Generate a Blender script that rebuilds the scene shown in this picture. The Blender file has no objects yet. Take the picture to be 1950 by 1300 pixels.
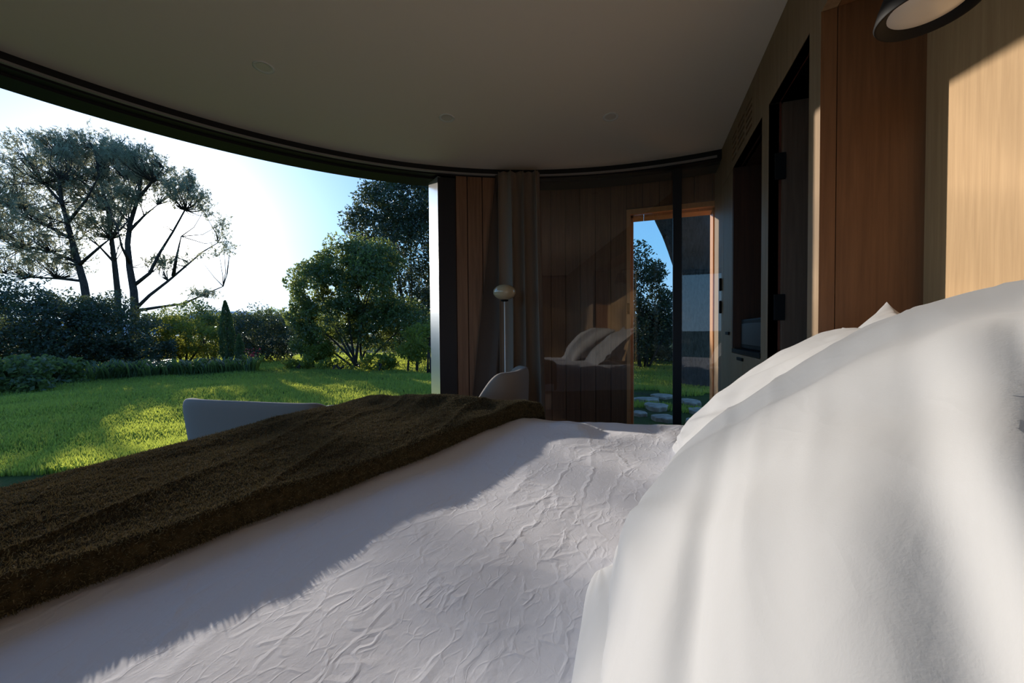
import bpy, math, random
import numpy as np
from mathutils import Vector, Matrix

random.seed(7); RNG = np.random.default_rng(7)
SC = bpy.context.scene
COL = SC.collection

# ------------------------------------------------------------------ camera
FPX = 733.0
YAW, PITCH, ROLL = math.radians(18.5), math.radians(1.33), math.radians(.5)
CAM = np.array([0.0, 0.0, 1.05])
_f = np.array([-math.sin(YAW)*math.cos(PITCH), math.cos(YAW)*math.cos(PITCH), -math.sin(PITCH)])
_r0 = np.cross(_f, [0, 0, 1]); _r0 /= np.linalg.norm(_r0); _u0 = np.cross(_r0, _f)
_r = _r0*math.cos(ROLL)-_u0*math.sin(ROLL); _u = _u0*math.cos(ROLL)+_r0*math.sin(ROLL)
cam_d = bpy.data.cameras.new('camera'); cam = bpy.data.objects.new('camera', cam_d); COL.objects.link(cam)
cam_d.sensor_width = 36; cam_d.lens = FPX/1950*36; cam_d.clip_start = .02; cam_d.clip_end = 3000
M = Matrix.Identity(4)
for i in range(3):
    M[i][0], M[i][1], M[i][2], M[i][3] = _r[i], _u[i], -_f[i], CAM[i]
cam.matrix_world = M
SC.camera = cam
def ray(x, y): return _r*(x-975)+_u*(650-y)+_f*FPX
def onz(x, y, z):
    d = ray(x, y); return CAM+d*(z-CAM[2])/d[2]
def at(x, y, dist): return CAM+ray(x, y)/FPX*dist          # point at a depth along the view axis

# ------------------------------------------------------------------ sky, sun, exposure
SUN_DIR = Vector((-0.8616, 0.4716, 0.1875)).normalized()
SC.view_settings.view_transform = 'Standard'; SC.view_settings.look = 'None'
SC.view_settings.gamma = 1; SC.view_settings.use_curve_mapping = False
SC.view_settings.exposure = 0.3
SC.cycles.use_denoising = True
SC.cycles.max_bounces = 10; SC.cycles.diffuse_bounces = 6; SC.cycles.transparent_max_bounces = 16
SC.cycles.sample_clamp_indirect = 6
SKY_STRENGTH = 1.0
SUN_STRENGTH = 4.1
w = bpy.data.worlds.new('sky'); SC.world = w; w.use_nodes = True
nt = w.node_tree; nt.nodes.clear()
def N(t, **k):
    n = nt.nodes.new(t)
    for a, b in k.items(): setattr(n, a, b)
    return n
out = N('ShaderNodeOutputWorld'); bg = N('ShaderNodeBackground'); nt.links.new(bg.outputs[0], out.inputs[0])
tc = N('ShaderNodeTexCoord'); sep = N('ShaderNodeSeparateXYZ')
nrm = N('ShaderNodeVectorMath', operation='NORMALIZE'); nt.links.new(tc.outputs['Generated'], nrm.inputs[0])
nt.links.new(nrm.outputs[0], sep.inputs[0])
ramp = N('ShaderNodeValToRGB'); nt.links.new(sep.outputs[2], ramp.inputs[0])
cr = ramp.color_ramp
cr.elements[0].position = 0.0; cr.elements[0].color = (.42, .68, .95, 1)
cr.elements[1].position = .95; cr.elements[1].color = (.08, .22, .58, 1)
e = cr.elements.new(.20); e.color = (.21, .55, .95, 1)
e = cr.elements.new(.45); e.color = (.15, .40, .90, 1)
dot = N('ShaderNodeVectorMath', operation='DOT_PRODUCT'); nt.links.new(nrm.outputs[0], dot.inputs[0]); dot.inputs[1].default_value = SUN_DIR
acs = N('ShaderNodeMath', operation='ARCCOSINE'); nt.links.new(dot.outputs['Value'], acs.inputs[0])
def expglow(width, amp):
    a = N('ShaderNodeMath', operation='DIVIDE'); nt.links.new(acs.outputs[0], a.inputs[0]); a.inputs[1].default_value = -math.radians(width)
    b = N('ShaderNodeMath', operation='EXPONENT'); nt.links.new(a.outputs[0], b.inputs[0])
    c = N('ShaderNodeMath', operation='MULTIPLY'); nt.links.new(b.outputs[0], c.inputs[0]); c.inputs[1].default_value = amp
    return c
g1 = expglow(9.0, 2.35); g2 = expglow(1.1, 25)
gs = N('ShaderNodeMath', operation='ADD'); nt.links.new(g1.outputs[0], gs.inputs[0]); nt.links.new(g2.outputs[0], gs.inputs[1])
gc = N('ShaderNodeMix', data_type='RGBA', blend_type='MULTIPLY'); gc.inputs[0].default_value = 1
gc.inputs[6].default_value = (1, .93, .82, 1); nt.links.new(gs.outputs[0], gc.inputs[7])
ad = N('ShaderNodeMix', data_type='RGBA', blend_type='ADD'); ad.inputs[0].default_value = 1
nt.links.new(ramp.outputs[0], ad.inputs[6]); nt.links.new(gc.outputs[2], ad.inputs[7])
nt.links.new(ad.outputs[2], bg.inputs[0]); bg.inputs[1].default_value = SKY_STRENGTH

sun_d = bpy.data.lights.new('sun', 'SUN'); sun_d.energy = SUN_STRENGTH; sun_d.angle = math.radians(.6); sun_d.color = (1, .90, .77)
sun = bpy.data.objects.new('sun', sun_d); COL.objects.link(sun)
sun.rotation_euler = SUN_DIR.to_track_quat('Z', 'Y').to_euler(); sun.location = (-20, 12, 8)

# ------------------------------------------------------------------ helpers
def new_obj(name, me, m=None, parent=None, smooth=False):
    o = bpy.data.objects.new(name, me); COL.objects.link(o)
    if m is not None and not me.materials: me.materials.append(m)
    if parent is not None: o.parent = parent
    if smooth and len(me.polygons): me.polygons.foreach_set('use_smooth', [True]*len(me.polygons))
    return o
def tag(o, label=None, cat=None, group=None, kind=None):
    if label: o['label'] = label
    if cat: o['category'] = cat
    if group: o['group'] = group
    if kind: o['kind'] = kind
    return o
def empty(name, loc, label, cat, group=None, rz=0):
    o = bpy.data.objects.new(name, None); COL.objects.link(o); o.location = loc; o.rotation_euler = (0, 0, rz)
    o.empty_display_size = .1
    return tag(o, label, cat, group)
def copy_tree(o, parent=None):
    c = o.copy(); COL.objects.link(c)
    if parent is not None: c.parent = parent
    for ch in [k for k in bpy.data.objects if k.parent == o]: copy_tree(ch, c)
    return c

class MB:
    def __init__(s): s.v = []; s.f = []
    def add(s, vs, fs):
        n = len(s.v); s.v += [tuple(map(float, p)) for p in vs]; s.f += [tuple(i+n for i in f) for f in fs]; return s
    def box(s, x0, y0, z0, x1, y1, z1, rot=None, org=(0, 0, 0)):
        vs = [(x, y, z) for x in (x0, x1) for y in (y0, y1) for z in (z0, z1)]
        if rot: vs = [rot @ Vector(p)+Vector(org) for p in vs]
        return s.add(vs, [(0, 1, 3, 2), (4, 6, 7, 5), (0, 4, 5, 1), (2, 3, 7, 6), (0, 2, 6, 4), (1, 5, 7, 3)])
    def prism(s, poly, z0, z1):
        n = len(poly); vs = [(x, y, z0) for x, y in poly]+[(x, y, z1) for x, y in poly]
        return s.add(vs, [tuple(range(n))[::-1], tuple(range(n, 2*n))]+[(i, (i+1) % n, (i+1) % n+n, i+n) for i in range(n)])
    def ring(s, c, r0, r1, z0, z1, a0, a1, n=64):
        full = abs(a1-a0) >= 2*math.pi-1e-6
        vs = []; fs = []
        m = n if full else n+1
        for i in range(m):
            a = a0+(a1-a0)*i/n
            for r_, z in ((r0, z0), (r1, z0), (r1, z1), (r0, z1)): vs.append((c[0]+r_*math.cos(a), c[1]+r_*math.sin(a), z))
        for i in range(n):
            j = (i+1) % m
            for k in range(4): fs.append((4*i+k, 4*j+k, 4*j+(k+1) % 4, 4*i+(k+1) % 4))
        if not full: fs += [(0, 1, 2, 3), (4*n+3, 4*n+2, 4*n+1, 4*n)]
        return s.add(vs, fs)
    def lathe(s, prof, c=(0, 0, 0), n=32, closed=False):
        vs = []; fs = []
        for r_, z in prof:
            for i in range(n):
                a = 2*math.pi*i/n; vs.append((c[0]+r_*math.cos(a), c[1]+r_*math.sin(a), c[2]+z))
        for k in range(len(prof)-1):
            for i in range(n):
                j = (i+1) % n; fs.append((k*n+i, k*n+j, (k+1)*n+j, (k+1)*n+i))
        if closed: fs += [tuple(range(n))[::-1], tuple(range((len(prof)-1)*n, len(prof)*n))]
        return s.add(vs, fs)
    def tube(s, path, rad, n=8, cap=True):
        path = [Vector(p) for p in path]; vs = []; fs = []
        if not hasattr(rad, '__len__'): rad = [rad]*len(path)
        up = Vector((0, 0, 1))
        for k, p in enumerate(path):
            d = (path[min(k+1, len(path)-1)]-path[max(k-1, 0)]).normalized()
            a = d.cross(up if abs(d.z) < .95 else Vector((1, 0, 0))).normalized(); b = d.cross(a)
            if k and (a.dot(pa) < 0): a = -a; b = -b
            pa = a
            for i in range(n):
                t = 2*math.pi*i/n; vs.append(p+(a*math.cos(t)+b*math.sin(t))*rad[k])
        for k in range(len(path)-1):
            for i in range(n):
                j = (i+1) % n; fs.append((k*n+i, k*n+j, (k+1)*n+j, (k+1)*n+i))
        if cap: fs += [tuple(range(n))[::-1], tuple(range((len(path)-1)*n, len(path)*n))]
        return s.add(vs, fs)
    def mesh(s, name):
        me = bpy.data.meshes.new(name); me.from_pydata(s.v, [], s.f); me.update(); return me
    def build(s, name, m, parent=None, smooth=False, bevel=0, seg=2):
        o = new_obj(name, s.mesh(name), m, parent, smooth)
        if bevel:
            b = o.modifiers.new('bevel', 'BEVEL'); b.width = bevel; b.segments = seg; b.limit_method = 'ANGLE'
        return o

def grid_mesh(name, X, Y, Z, closed_u=False):
    nu, nv = X.shape
    V = np.stack([X, Y, Z], -1).reshape(-1, 3).astype(np.float32)
    iu = np.arange(nu if closed_u else nu-1); iv = np.arange(nv-1)
    A, B = np.meshgrid(iu, iv, indexing='ij'); A2 = (A+1) % nu
    F = np.stack([A*nv+B, A2*nv+B, A2*nv+B+1, A*nv+B+1], -1).reshape(-1, 4)
    return np_mesh(name, V, F)
def np_mesh(name, V, F):
    me = bpy.data.meshes.new(name); k = F.shape[1]
    me.vertices.add(len(V)); me.vertices.foreach_set('co', V.astype(np.float32).ravel())
    me.loops.add(F.size); me.loops.foreach_set('vertex_index', F.astype(np.int32).ravel())
    me.polygons.add(len(F)); me.polygons.foreach_set('loop_start', np.arange(0, F.size, k, dtype=np.int32))
    me.polygons.foreach_set('loop_total', np.full(len(F), k, dtype=np.int32))
    me.update(calc_edges=True); me.validate(); return me

# smooth value noise, vectorised
_T = np.random.default_rng(3).random((64, 64, 64)).astype(np.float32)*2-1
def vn(x, y, z=0.0):
    x, y, z = np.broadcast_arrays(np.asarray(x, float), np.asarray(y, float), np.asarray(z, float))
    xi, yi, zi = np.floor(x).astype(int), np.floor(y).astype(int), np.floor(z).astype(int)
    fx, fy, fz = x-xi, y-yi, z-zi
    fx, fy, fz = [t*t*(3-2*t) for t in (fx, fy, fz)]
    r_ = 0
    for a in (0, 1):
        for b in (0, 1):
            for c in (0, 1):
                r_ = r_+_T[(xi+a) % 64, (yi+b) % 64, (zi+c) % 64]*(fx if a else 1-fx)*(fy if b else 1-fy)*(fz if c else 1-fz)
    return r_
def fbm(x, y, z=0.0, o=4):
    s_ = 0; a = 1
    for k in range(o): s_ = s_+a*vn(x*2**k+7*k, y*2**k+3*k, z*2**k); a *= .5
    return s_
def ridge(x, y, z=0.0, p=8):
    return (1-np.abs(vn(x, y, z)))**p
def sstep(a, b, x):
    t = np.clip((x-a)/(b-a), 0, 1); return t*t*(3-2*t)

# ------------------------------------------------------------------ materials
class MT:
    def __init__(s, name):
        s.m = bpy.data.materials.new(name); s.m.use_nodes = True; s.t = s.m.node_tree
        s.b = s.t.nodes['Principled BSDF']; s.o = s.t.nodes['Material Output']
    def n(s, t, **k):
        q = s.t.nodes.new(t)
        for a, b in k.items(): setattr(q, a, b)
        return q
    def l(s, a, b): s.t.links.new(a, b)
    def coords(s, scale=(1, 1, 1)):
        c = s.n('ShaderNodeTexCoord'); mp = s.n('ShaderNodeMapping'); mp.inputs['Scale'].default_value = scale
        s.l(c.outputs['Object'], mp.inputs[0]); return mp.outputs[0]
    def noise(s, vec, scale, detail=4, rough=.55, dist=0):
        q = s.n('ShaderNodeTexNoise'); s.l(vec, q.inputs['Vector']); q.inputs['Scale'].default_value = scale
        q.inputs['Detail'].default_value = detail; q.inputs['Roughness'].default_value = rough; q.inputs['Distortion'].default_value = dist
        return q.outputs['Fac']
    def ramp(s, fac, stops):
        q = s.n('ShaderNodeValToRGB'); s.l(fac, q.inputs[0]); e = q.color_ramp.elements
        e[0].position, e[0].color = stops[0][0], (*stops[0][1], 1); e[1].position, e[1].color = stops[-1][0], (*stops[-1][1], 1)
        for p, c in stops[1:-1]: k = e.new(p); k.color = (*c, 1)
        return q.outputs[0]
    def bump(s, h, strength=.3, dist=.01, prev=None):
        q = s.n('ShaderNodeBump'); s.l(h, q.inputs['Height']); q.inputs['Strength'].default_value = strength; q.inputs['Distance'].default_value = dist
        if prev is not None: s.l(prev, q.inputs['Normal'])
        return q.outputs[0]
    def setn(s, nrm): s.l(nrm, s.b.inputs['Normal'])
    def col(s, c):
        if isinstance(c, tuple): s.b.inputs['Base Color'].default_value = (*c, 1)
        else: s.l(c, s.b.inputs['Base Color'])
    def rough(s, v, spec=None):
        s.b.inputs['Roughness'].default_value = v
        if spec is not None: s.b.inputs['Specular IOR Level'].default_value = spec

def plain(name, c, rough=.5, spec=.5, metal=0):
    q = MT(name); q.col(c); q.rough(rough, spec); q.b.inputs['Metallic'].default_value = metal
    v = q.coords(); n1 = q.noise(v, 40, 3); q.setn(q.bump(n1, .04, .002)); return q.m
def wood(name, dark, light, scale=1.0, rough=.5, var=.25, axis='z', spec=.4):
    q = MT(name); s_ = (38*scale, 38*scale, 1.6*scale) if axis == 'z' else (1.6*scale, 38*scale, 38*scale) if axis == 'x' else (38*scale, 1.6*scale, 38*scale)
    v = q.coords(s_); oi = q.n('ShaderNodeObjectInfo')
    add = q.n('ShaderNodeVectorMath', operation='ADD'); q.l(v, add.inputs[0])
    mul = q.n('ShaderNodeMath', operation='MULTIPLY'); q.l(oi.outputs['Random'], mul.inputs[0]); mul.inputs[1].default_value = 50
    q.l(mul.outputs[0], add.inputs[1])
    n1 = q.noise(add.outputs[0], 1.5, 6, .6, .4)
    c = q.ramp(n1, [(.25, dark), (.5, tuple((a+b)/2 for a, b in zip(dark, light))), (.75, light)])
    hs = q.n('ShaderNodeHueSaturation'); q.l(c, hs.inputs['Color'])
    mr = q.n('ShaderNodeMapRange'); q.l(oi.outputs['Random'], mr.inputs[0]); mr.inputs[3].default_value = 1-var; mr.inputs[4].default_value = 1+var
    q.l(mr.outputs[0], hs.inputs['Value']); q.col(hs.outputs[0]); q.rough(rough, spec)
    q.setn(q.bump(n1, .15, .002)); return q.m

m_ceiling = MT('ceiling_plaster'); m_ceiling.col((.84, .76, .67)); m_ceiling.rough(.9, .2)
_v = m_ceiling.coords(); m_ceiling.setn(m_ceiling.bump(m_ceiling.noise(_v, 60, 5), .1, .003)); m_ceiling = m_ceiling.m
m_floor = wood('floor_oak', (.16, .10, .06), (.28, .19, .11), axis='y')
m_oak = wood('light_oak_veneer', (.37, .225, .10), (.51, .33, .165), scale=1.2, rough=.55, var=.04)
m_oak_pale = wood('pale_oak_veneer', (.24, .155, .085), (.36, .245, .145), scale=1.2, rough=.55, var=.04)
m_teak = wood('reddish_teak_veneer', (.165, .075, .032), (.26, .122, .052), scale=1.1, rough=.45, var=.05)
m_darkoak = wood('dark_oak_veneer', (.10, .06, .038), (.17, .105, .068), scale=1.1, rough=.5, var=.04)
m_redjamb = wood('dark_red_wood', (.09, .025, .015), (.15, .045, .025), rough=.45, var=.04)
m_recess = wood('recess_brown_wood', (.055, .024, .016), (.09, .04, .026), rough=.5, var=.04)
m_plank = wood('cedar_plank', (.16, .078, .045), (.27, .14, .08), rough=.5, var=.18)
m_doorwood = wood('orange_door_wood', (.58, .27, .11), (.72, .38, .17), rough=.4, var=.06)
m_black = plain('black_metal', (.006, .006, .007), .6, .2)
m_blackframe = plain('anthracite_frame', (.014, .013, .018), .5, .4)
m_alu = plain('pale_aluminium', (.90, .90, .89), .28, .5, .85)
m_track = plain('grey_track', (.28, .27, .27), .4)
m_white = plain('white_enamel', (.8, .8, .78), .35)
m_opal = plain('opal_glass', (.72, .68, .62), .25, .6)
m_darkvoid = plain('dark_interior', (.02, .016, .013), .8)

def cloth(name, c, weave=900, crease=.25, rough=.85, cscale=9, sheen=.15):
    q = MT(name); q.col(c); q.rough(rough, .2); q.b.inputs['Sheen Weight'].default_value = sheen
    v = q.coords()
    b = q.bump(q.noise(v, weave, 2), .10, .001)
    b = q.bump(q.noise(v, cscale*3, 4, .6), crease*.6, .004, b)
    # pressed creases: thin, nearly straight ridges, fading in and out
    w_ = q.noise(v, cscale*1.2, 2)
    mm = q.n('ShaderNodeMixRGB'); mm.blend_type = 'ADD'; mm.inputs[0].default_value = .05; q.l(v, mm.inputs[1]); q.l(w_, mm.inputs[2])
    for k, (sc_, st, ds) in enumerate(((cscale, crease, .0035), (cscale*2.3, crease*.8, .002), (cscale*5, crease*.7, .001))):
        vv = q.n('ShaderNodeMapping'); q.l(mm.outputs[0], vv.inputs[0]); vv.inputs['Rotation'].default_value = (0, 0, .6+k*1.3); vv.inputs['Scale'].default_value = (1, .5, 1)
        vo = q.n('ShaderNodeTexVoronoi', feature='DISTANCE_TO_EDGE'); q.l(vv.outputs[0], vo.inputs['Vector']); vo.inputs['Scale'].default_value = sc_
        a = q.n('ShaderNodeMath', operation='MULTIPLY'); q.l(vo.outputs['Distance'], a.inputs[0]); a.inputs[1].default_value = 9; a.use_clamp = True
        f = q.n('ShaderNodeMath', operation='SUBTRACT'); f.inputs[0].default_value = 1; q.l(a.outputs[0], f.inputs[1])
        n1 = q.noise(vv.outputs[0], sc_*.8, 2); r2 = q.ramp(n1, [(.45, (0, 0, 0)), (.6, (1, 1, 1))])
        g = q.n('ShaderNodeMath', operation='MULTIPLY'); q.l(f.outputs[0], g.inputs[0]); q.l(r2, g.inputs[1])
        b = q.bump(g.outputs[0], st, ds, b)
    q.setn(b); return q.m
m_duvet = cloth('white_linen', (.79, .79, .85), crease=.30, cscale=11)
m_pillow = cloth('white_sateen', (.50, .50, .51), weave=700, crease=.16, cscale=5, sheen=.3)
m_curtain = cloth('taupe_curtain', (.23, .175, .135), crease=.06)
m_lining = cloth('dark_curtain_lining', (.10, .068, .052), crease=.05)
m_chair = cloth('grey_wool', (.25, .215, .19), weave=500, crease=.05)
q = MT('brown_fleece'); v = q.coords(); n1 = q.noise(v, 55, 4, .6); n2 = q.noise(v, 300, 2)
q.col(q.ramp(n1, [(.3, (.022, .017, .008)), (.7, (.070, .052, .026))])); q.rough(1.0, .0); q.b.inputs['Sheen Weight'].default_value = .02
q.setn(q.bump(n2, .5, .003, q.bump(n1, .6, .006))); m_fleece = q.m

def glass_mat():
    q = MT('window_glass'); t = q.t; t.nodes.remove(q.b)
    tr = q.n('ShaderNodeBsdfTransparent'); tr.inputs[0].default_value = (.94, .95, .95, 1)
    gl = q.n('ShaderNodeBsdfGlossy'); gl.inputs['Roughness'].default_value = 0
    lw = q.n('ShaderNodeLayerWeight'); lw.inputs['Blend'].default_value = .5
    p = q.n('ShaderNodeMath', operation='POWER'); q.l(lw.outputs['Facing'], p.inputs[0]); p.inputs[1].default_value = 4
    mu = q.n('ShaderNodeMath', operation='MULTIPLY_ADD'); q.l(p.outputs[0], mu.inputs[0]); mu.inputs[1].default_value = .9; mu.inputs[2].default_value = .055
    mx = q.n('ShaderNodeMixShader'); q.l(mu.outputs[0], mx.inputs[0]); q.l(tr.outputs[0], mx.inputs[1]); q.l(gl.outputs[0], mx.inputs[2])
    q.l(mx.outputs[0], q.o.inputs[0]); return q.m
m_glass = glass_mat()

def leafmat(name, dark, light, trans, tmix=.45, rough=.5):
    q = MT(name); t = q.t
    g = q.n('ShaderNodeNewGeometry')
    c = q.ramp(g.outputs['Random Per Island'], [(0, dark), (1, light)])
    q.col(c); q.rough(rough, .35)
    tl = q.n('ShaderNodeBsdfTranslucent'); tl.inputs[0].default_value = (*trans, 1)
    mx = q.n('ShaderNodeMixShader'); mx.inputs[0].default_value = tmix
    q.l(q.b.outputs[0], mx.inputs[1]); q.l(tl.outputs[0], mx.inputs[2]); q.l(mx.outputs[0], q.o.inputs[0]); return q.m
m_grass = leafmat('grass_blade', (.035, .065, .03), (.085, .13, .045), (.66, .74, .10), .5)
m_leaf_dark = leafmat('dark_leaf', (.03, .042, .032), (.075, .10, .065), (.12, .15, .04), .3, .35)
m_leaf_mid = leafmat('mid_leaf', (.04, .06, .03), (.11, .145, .065), (.32, .38, .08), .42, .28)
m_leaf_bright = leafmat('bright_leaf', (.05, .08, .02), (.13, .17, .04), (.45, .45, .06), .5)
m_needle = leafmat('pine_needle', (.08, .10, .075), (.20, .23, .16), (.46, .46, .28), .55)
m_pile = leafmat('fleece_pile_fibre', (.055, .046, .022), (.185, .15, .078), (.10, .08, .04), .15, 1.0)
m_flower = leafmat('red_flower', (.25, .02, .03), (.5, .06, .06), (.6, .08, .08), .4)
q = MT('bark'); v = q.coords((8, 8, 2)); n1 = q.noise(v, 3, 6, .65, 1); q.col(q.ramp(n1, [(.3, (.025, .018, .014)), (.7, (.10, .08, .065))])); q.rough(.9, .2); q.setn(q.bump(n1, 1, .03)); m_bark = q.m
q = MT('soil_and_moss'); v = q.coords(); n1 = q.noise(v, 1.2, 8, .65); q.col(q.ramp(n1, [(.35, (.035, .05, .012)), (.5, (.05, .07, .014)), (.7, (.045, .035, .02))])); q.rough(.95, .1); q.setn(q.bump(q.noise(v, 25, 5), .8, .03)); m_ground = q.m
q = MT('pale_stone'); v = q.coords(); n1 = q.noise(v, 9, 6); q.col(q.ramp(n1, [(.3, (.16, .135, .10)), (.7, (.40, .34, .25))])); q.rough(.9, .2); q.setn(q.bump(n1, .6, .02)); m_stone = q.m
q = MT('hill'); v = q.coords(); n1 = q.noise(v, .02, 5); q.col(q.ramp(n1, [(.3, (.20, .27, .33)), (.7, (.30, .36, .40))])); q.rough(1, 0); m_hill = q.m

# ------------------------------------------------------------------ room shell
RC = (.12, .21); RR = 3.31; CZ = 2.5; WX = .615; FZ = 0.0
def ang_at(px): # angle on the facade circle seen at a pixel column
    d = ray(px, 500)[:2]; d = d/np.linalg.norm(d); c = -np.array(RC); b = c@d
    t = -b+math.sqrt(b*b-(c@c)+RR*RR); p = np.array([0, 0])+d*t-np.array(RC); return math.atan2(p[1], p[0])
def cpt(a, r_=RR): return (RC[0]+r_*math.cos(a), RC[1]+r_*math.sin(a))
A_R = math.asin((3.48-RC[1])/RR); A_R = math.acos((WX-RC[0])/RR)           # where the circle meets the flat wall
A_END = 2*math.pi-A_R
def seg_disc(r_, x1, n=96):
    a = math.acos((x1-RC[0])/r_); return [(RC[0]+r_*math.cos(a+(2*math.pi-2*a)*i/n), RC[1]+r_*math.sin(a+(2*math.pi-2*a)*i/n)) for i in range(n+1)]
tag(MB().prism(seg_disc(RR+.12, 1.9), -.14, FZ).build('floor', m_floor), kind='structure')
ceil = tag(MB().prism(seg_disc(RR+.02, WX+.03), CZ, CZ+.03).build('ceiling', m_ceiling), kind='structure')
roof = MB().prism(seg_disc(RR+.26, 2.2), CZ+.05, CZ+.28); roof.box(-1.75, 3.2, CZ+.051, 1.4, 4.02, CZ+.27)
tag(roof.build('roof_slab', m_blackframe), kind='structure')
# curved header over the glazing
A_J = ang_at(822); A_J2 = ang_at(868); A_C0 = ang_at(948); A_C1 = ang_at(1037)
A_WEND = math.radians(262)
hd = MB().ring(RC, RR, RR+.07, 2.425, CZ, A_R, A_END, 110)
tag(hd.build('trim_1', m_blackframe), kind='structure')
tag(MB().ring(RC, RR+.07, RR+.25, 2.408, CZ+.05, A_R, A_END, 110).build('trim_2', m_blackframe), kind='structure')
trk = tag(MB().ring(RC, RR-.035, RR-.015, 2.432, 2.446, A_R+.01, A_END, 110).build('curtain_track', m_track), 'slim grey curved curtain track along the black header', 'curtain rail')
# solid curved wall closing the room behind the viewer
tag(MB().ring(RC, RR, RR+.2, 0, 2.42, A_WEND, A_END, 24).build('wall_back', m_oak), kind='structure')

# flat wood wall on the right: front face at x = WX, openings left free
TOPZ = 2.19
Y0, Y_N, Y_D0, Y_D1, Y_A0, Y_A1, Y_G = -.46, 1.69, 1.79, 2.285, 2.40, 3.10, 3.48
wr = MB()
T = .045
wr.box(WX, Y_N, 0, WX+T, Y_D0, TOPZ)
wr.box(WX, Y_D1, 0, WX+T, Y_A0, TOPZ)
wr.box(WX, -3.1, 0, WX+T, Y0, CZ)
wr.box(WX, Y0, TOPZ, WX+T, 2.55, CZ)
wr.box(WX, 3.16, TOPZ, WX+T, 3.80, CZ)
# pierced field for the air slots
ys = [2.55, 2.60, 2.735, 2.775, 2.945, 2.985, 3.115, 3.16]; zs = [TOPZ]
z = 2.242
slots_z = []
for k in range(5): slots_z.append((z, z+.019)); z += .038
zc = TOPZ
for (a, b) in slots_z:
    wr.box(WX, 2.55, zc, WX+T, 3.16, a)
    for k in range(0, 8, 2): wr.box(WX, ys[k], a, WX+T, ys[k+1], b)
    zc = b
wr.box(WX, 2.55, zc, WX+T, 3.16, CZ)
tag(wr.build('wall_right', m_oak_pale), kind='structure')
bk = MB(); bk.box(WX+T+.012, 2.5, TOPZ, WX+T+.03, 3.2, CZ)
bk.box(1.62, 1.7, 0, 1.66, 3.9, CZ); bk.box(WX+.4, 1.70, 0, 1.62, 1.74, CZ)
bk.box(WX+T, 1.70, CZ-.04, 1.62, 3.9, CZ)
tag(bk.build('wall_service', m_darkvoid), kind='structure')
# door opening: reddish jamb, leaf folded back inside, hinges
jb = MB(); jb.box(WX+.001, Y_D1, 0, WX+.055, Y_D1+.03, TOPZ-.001); jb.box(WX+.003, Y_D0+.0, TOPZ, WX+.05, Y_D1, TOPZ+.02); jb.box(WX+.004, Y_D0-.02, 0, WX+.055, Y_D0-.001, TOPZ)
dj = tag(jb.build('door_1', m_redjamb), kind='structure')
lf = empty('interior_door', (WX+.055, Y_D1-.02, 0), 'dark oak interior door standing open inside the doorway', 'door')
MB().box(.0, -.0, .01, .66, .04, TOPZ-.01).build('door_leaf', m_darkoak, lf, bevel=.002)
for zz in (1.80, 1.10): MB().box(-.035, -.012, zz, .012, .0, zz+.13).build('hinge', m_black, lf, bevel=.002)
# alcove with cabinet
al = MB(); D_ = .42
al.box(WX+.002, Y_A1-.02, .93, WX+D_, Y_A1, TOPZ); al.box(WX+.046, Y_A0, .93, WX+D_, Y_A0+.02, TOPZ)
al.box(WX+D_, Y_A0, .9, WX+D_+.02, Y_A1, TOPZ); al.box(WX+.002, Y_A0, TOPZ-.0, WX+D_, Y_A1, TOPZ+.02)
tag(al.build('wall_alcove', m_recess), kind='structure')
cab = empty('alcove_cabinet', (WX, 0, 0), 'pale oak base cabinet with black pull under the wall recess', 'cabinet')
MB().box(.02, Y_A0+.003, .0, D_, Y_A1-.003, .895).build('body', m_darkoak, cab)
for (a, b) in ((Y_A0+.004, 2.79), (2.794, Y_A1-.004)):
    dr = MB().box(-.001, a, .08, .02, b, .893).build('door', m_oak_pale, cab, bevel=.0015)
MB().box(-.012, 2.76, .855, -.001, 2.90, .875).build('handle', m_black, cab, bevel=.002)
tp = tag(MB().box(WX-.004, Y_A0+.002, .9, WX+D_-.002, Y_A1-.022, .925).build('countertop', m_black), 'thin black countertop set in the wall recess', 'countertop')
bx = empty('minibar_box', (WX+.12, 2.72, .926), 'black box-shaped machine standing in the dark wall recess', 'appliance')
MB().box(-.08, -.27, .0, .18, .30, .20).build('body', m_black, bx, bevel=.01)
MB().box(-.084, -.23, .03, -.078, .26, .17).build('front_panel', m_blackframe, bx, bevel=.002)
# tall cupboard between the recess and the glass
tc_ = empty('tall_cupboard', (WX, 0, 0), 'narrow tall oak cupboard between recess and glass facade', 'cupboard')
MB().box(.02, Y_A1+.002, 0, .4, Y_G, TOPZ-.002).build('body', m_darkoak, tc_)
MB().box(0, Y_A1+.002, .03, .02, 3.40, TOPZ-.003).build('door', m_oak_pale, tc_, bevel=.0015)
MB().box(-.012, 3.16, 1.02, -.001, 3.26, 1.042).build('handle', m_black, tc_, bevel=.002)
MB().box(0, 3.403, .03, .02, Y_G, TOPZ-.003).build('side_strip', m_oak_pale, tc_, bevel=.0015)
tag(MB().box(WX-.018, 3.455, 1.37, WX-.001, 3.475, 1.47).build('upper_latch_plate', m_black, bevel=.004), 'upper small black latch plate beside the glass facade', 'latch')
tag(MB().box(WX-.018, 3.455, 1.19, WX-.001, 3.475, 1.29).build('lower_latch_plate', m_black, bevel=.004), 'lower small black latch plate beside the glass facade', 'latch')

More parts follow.
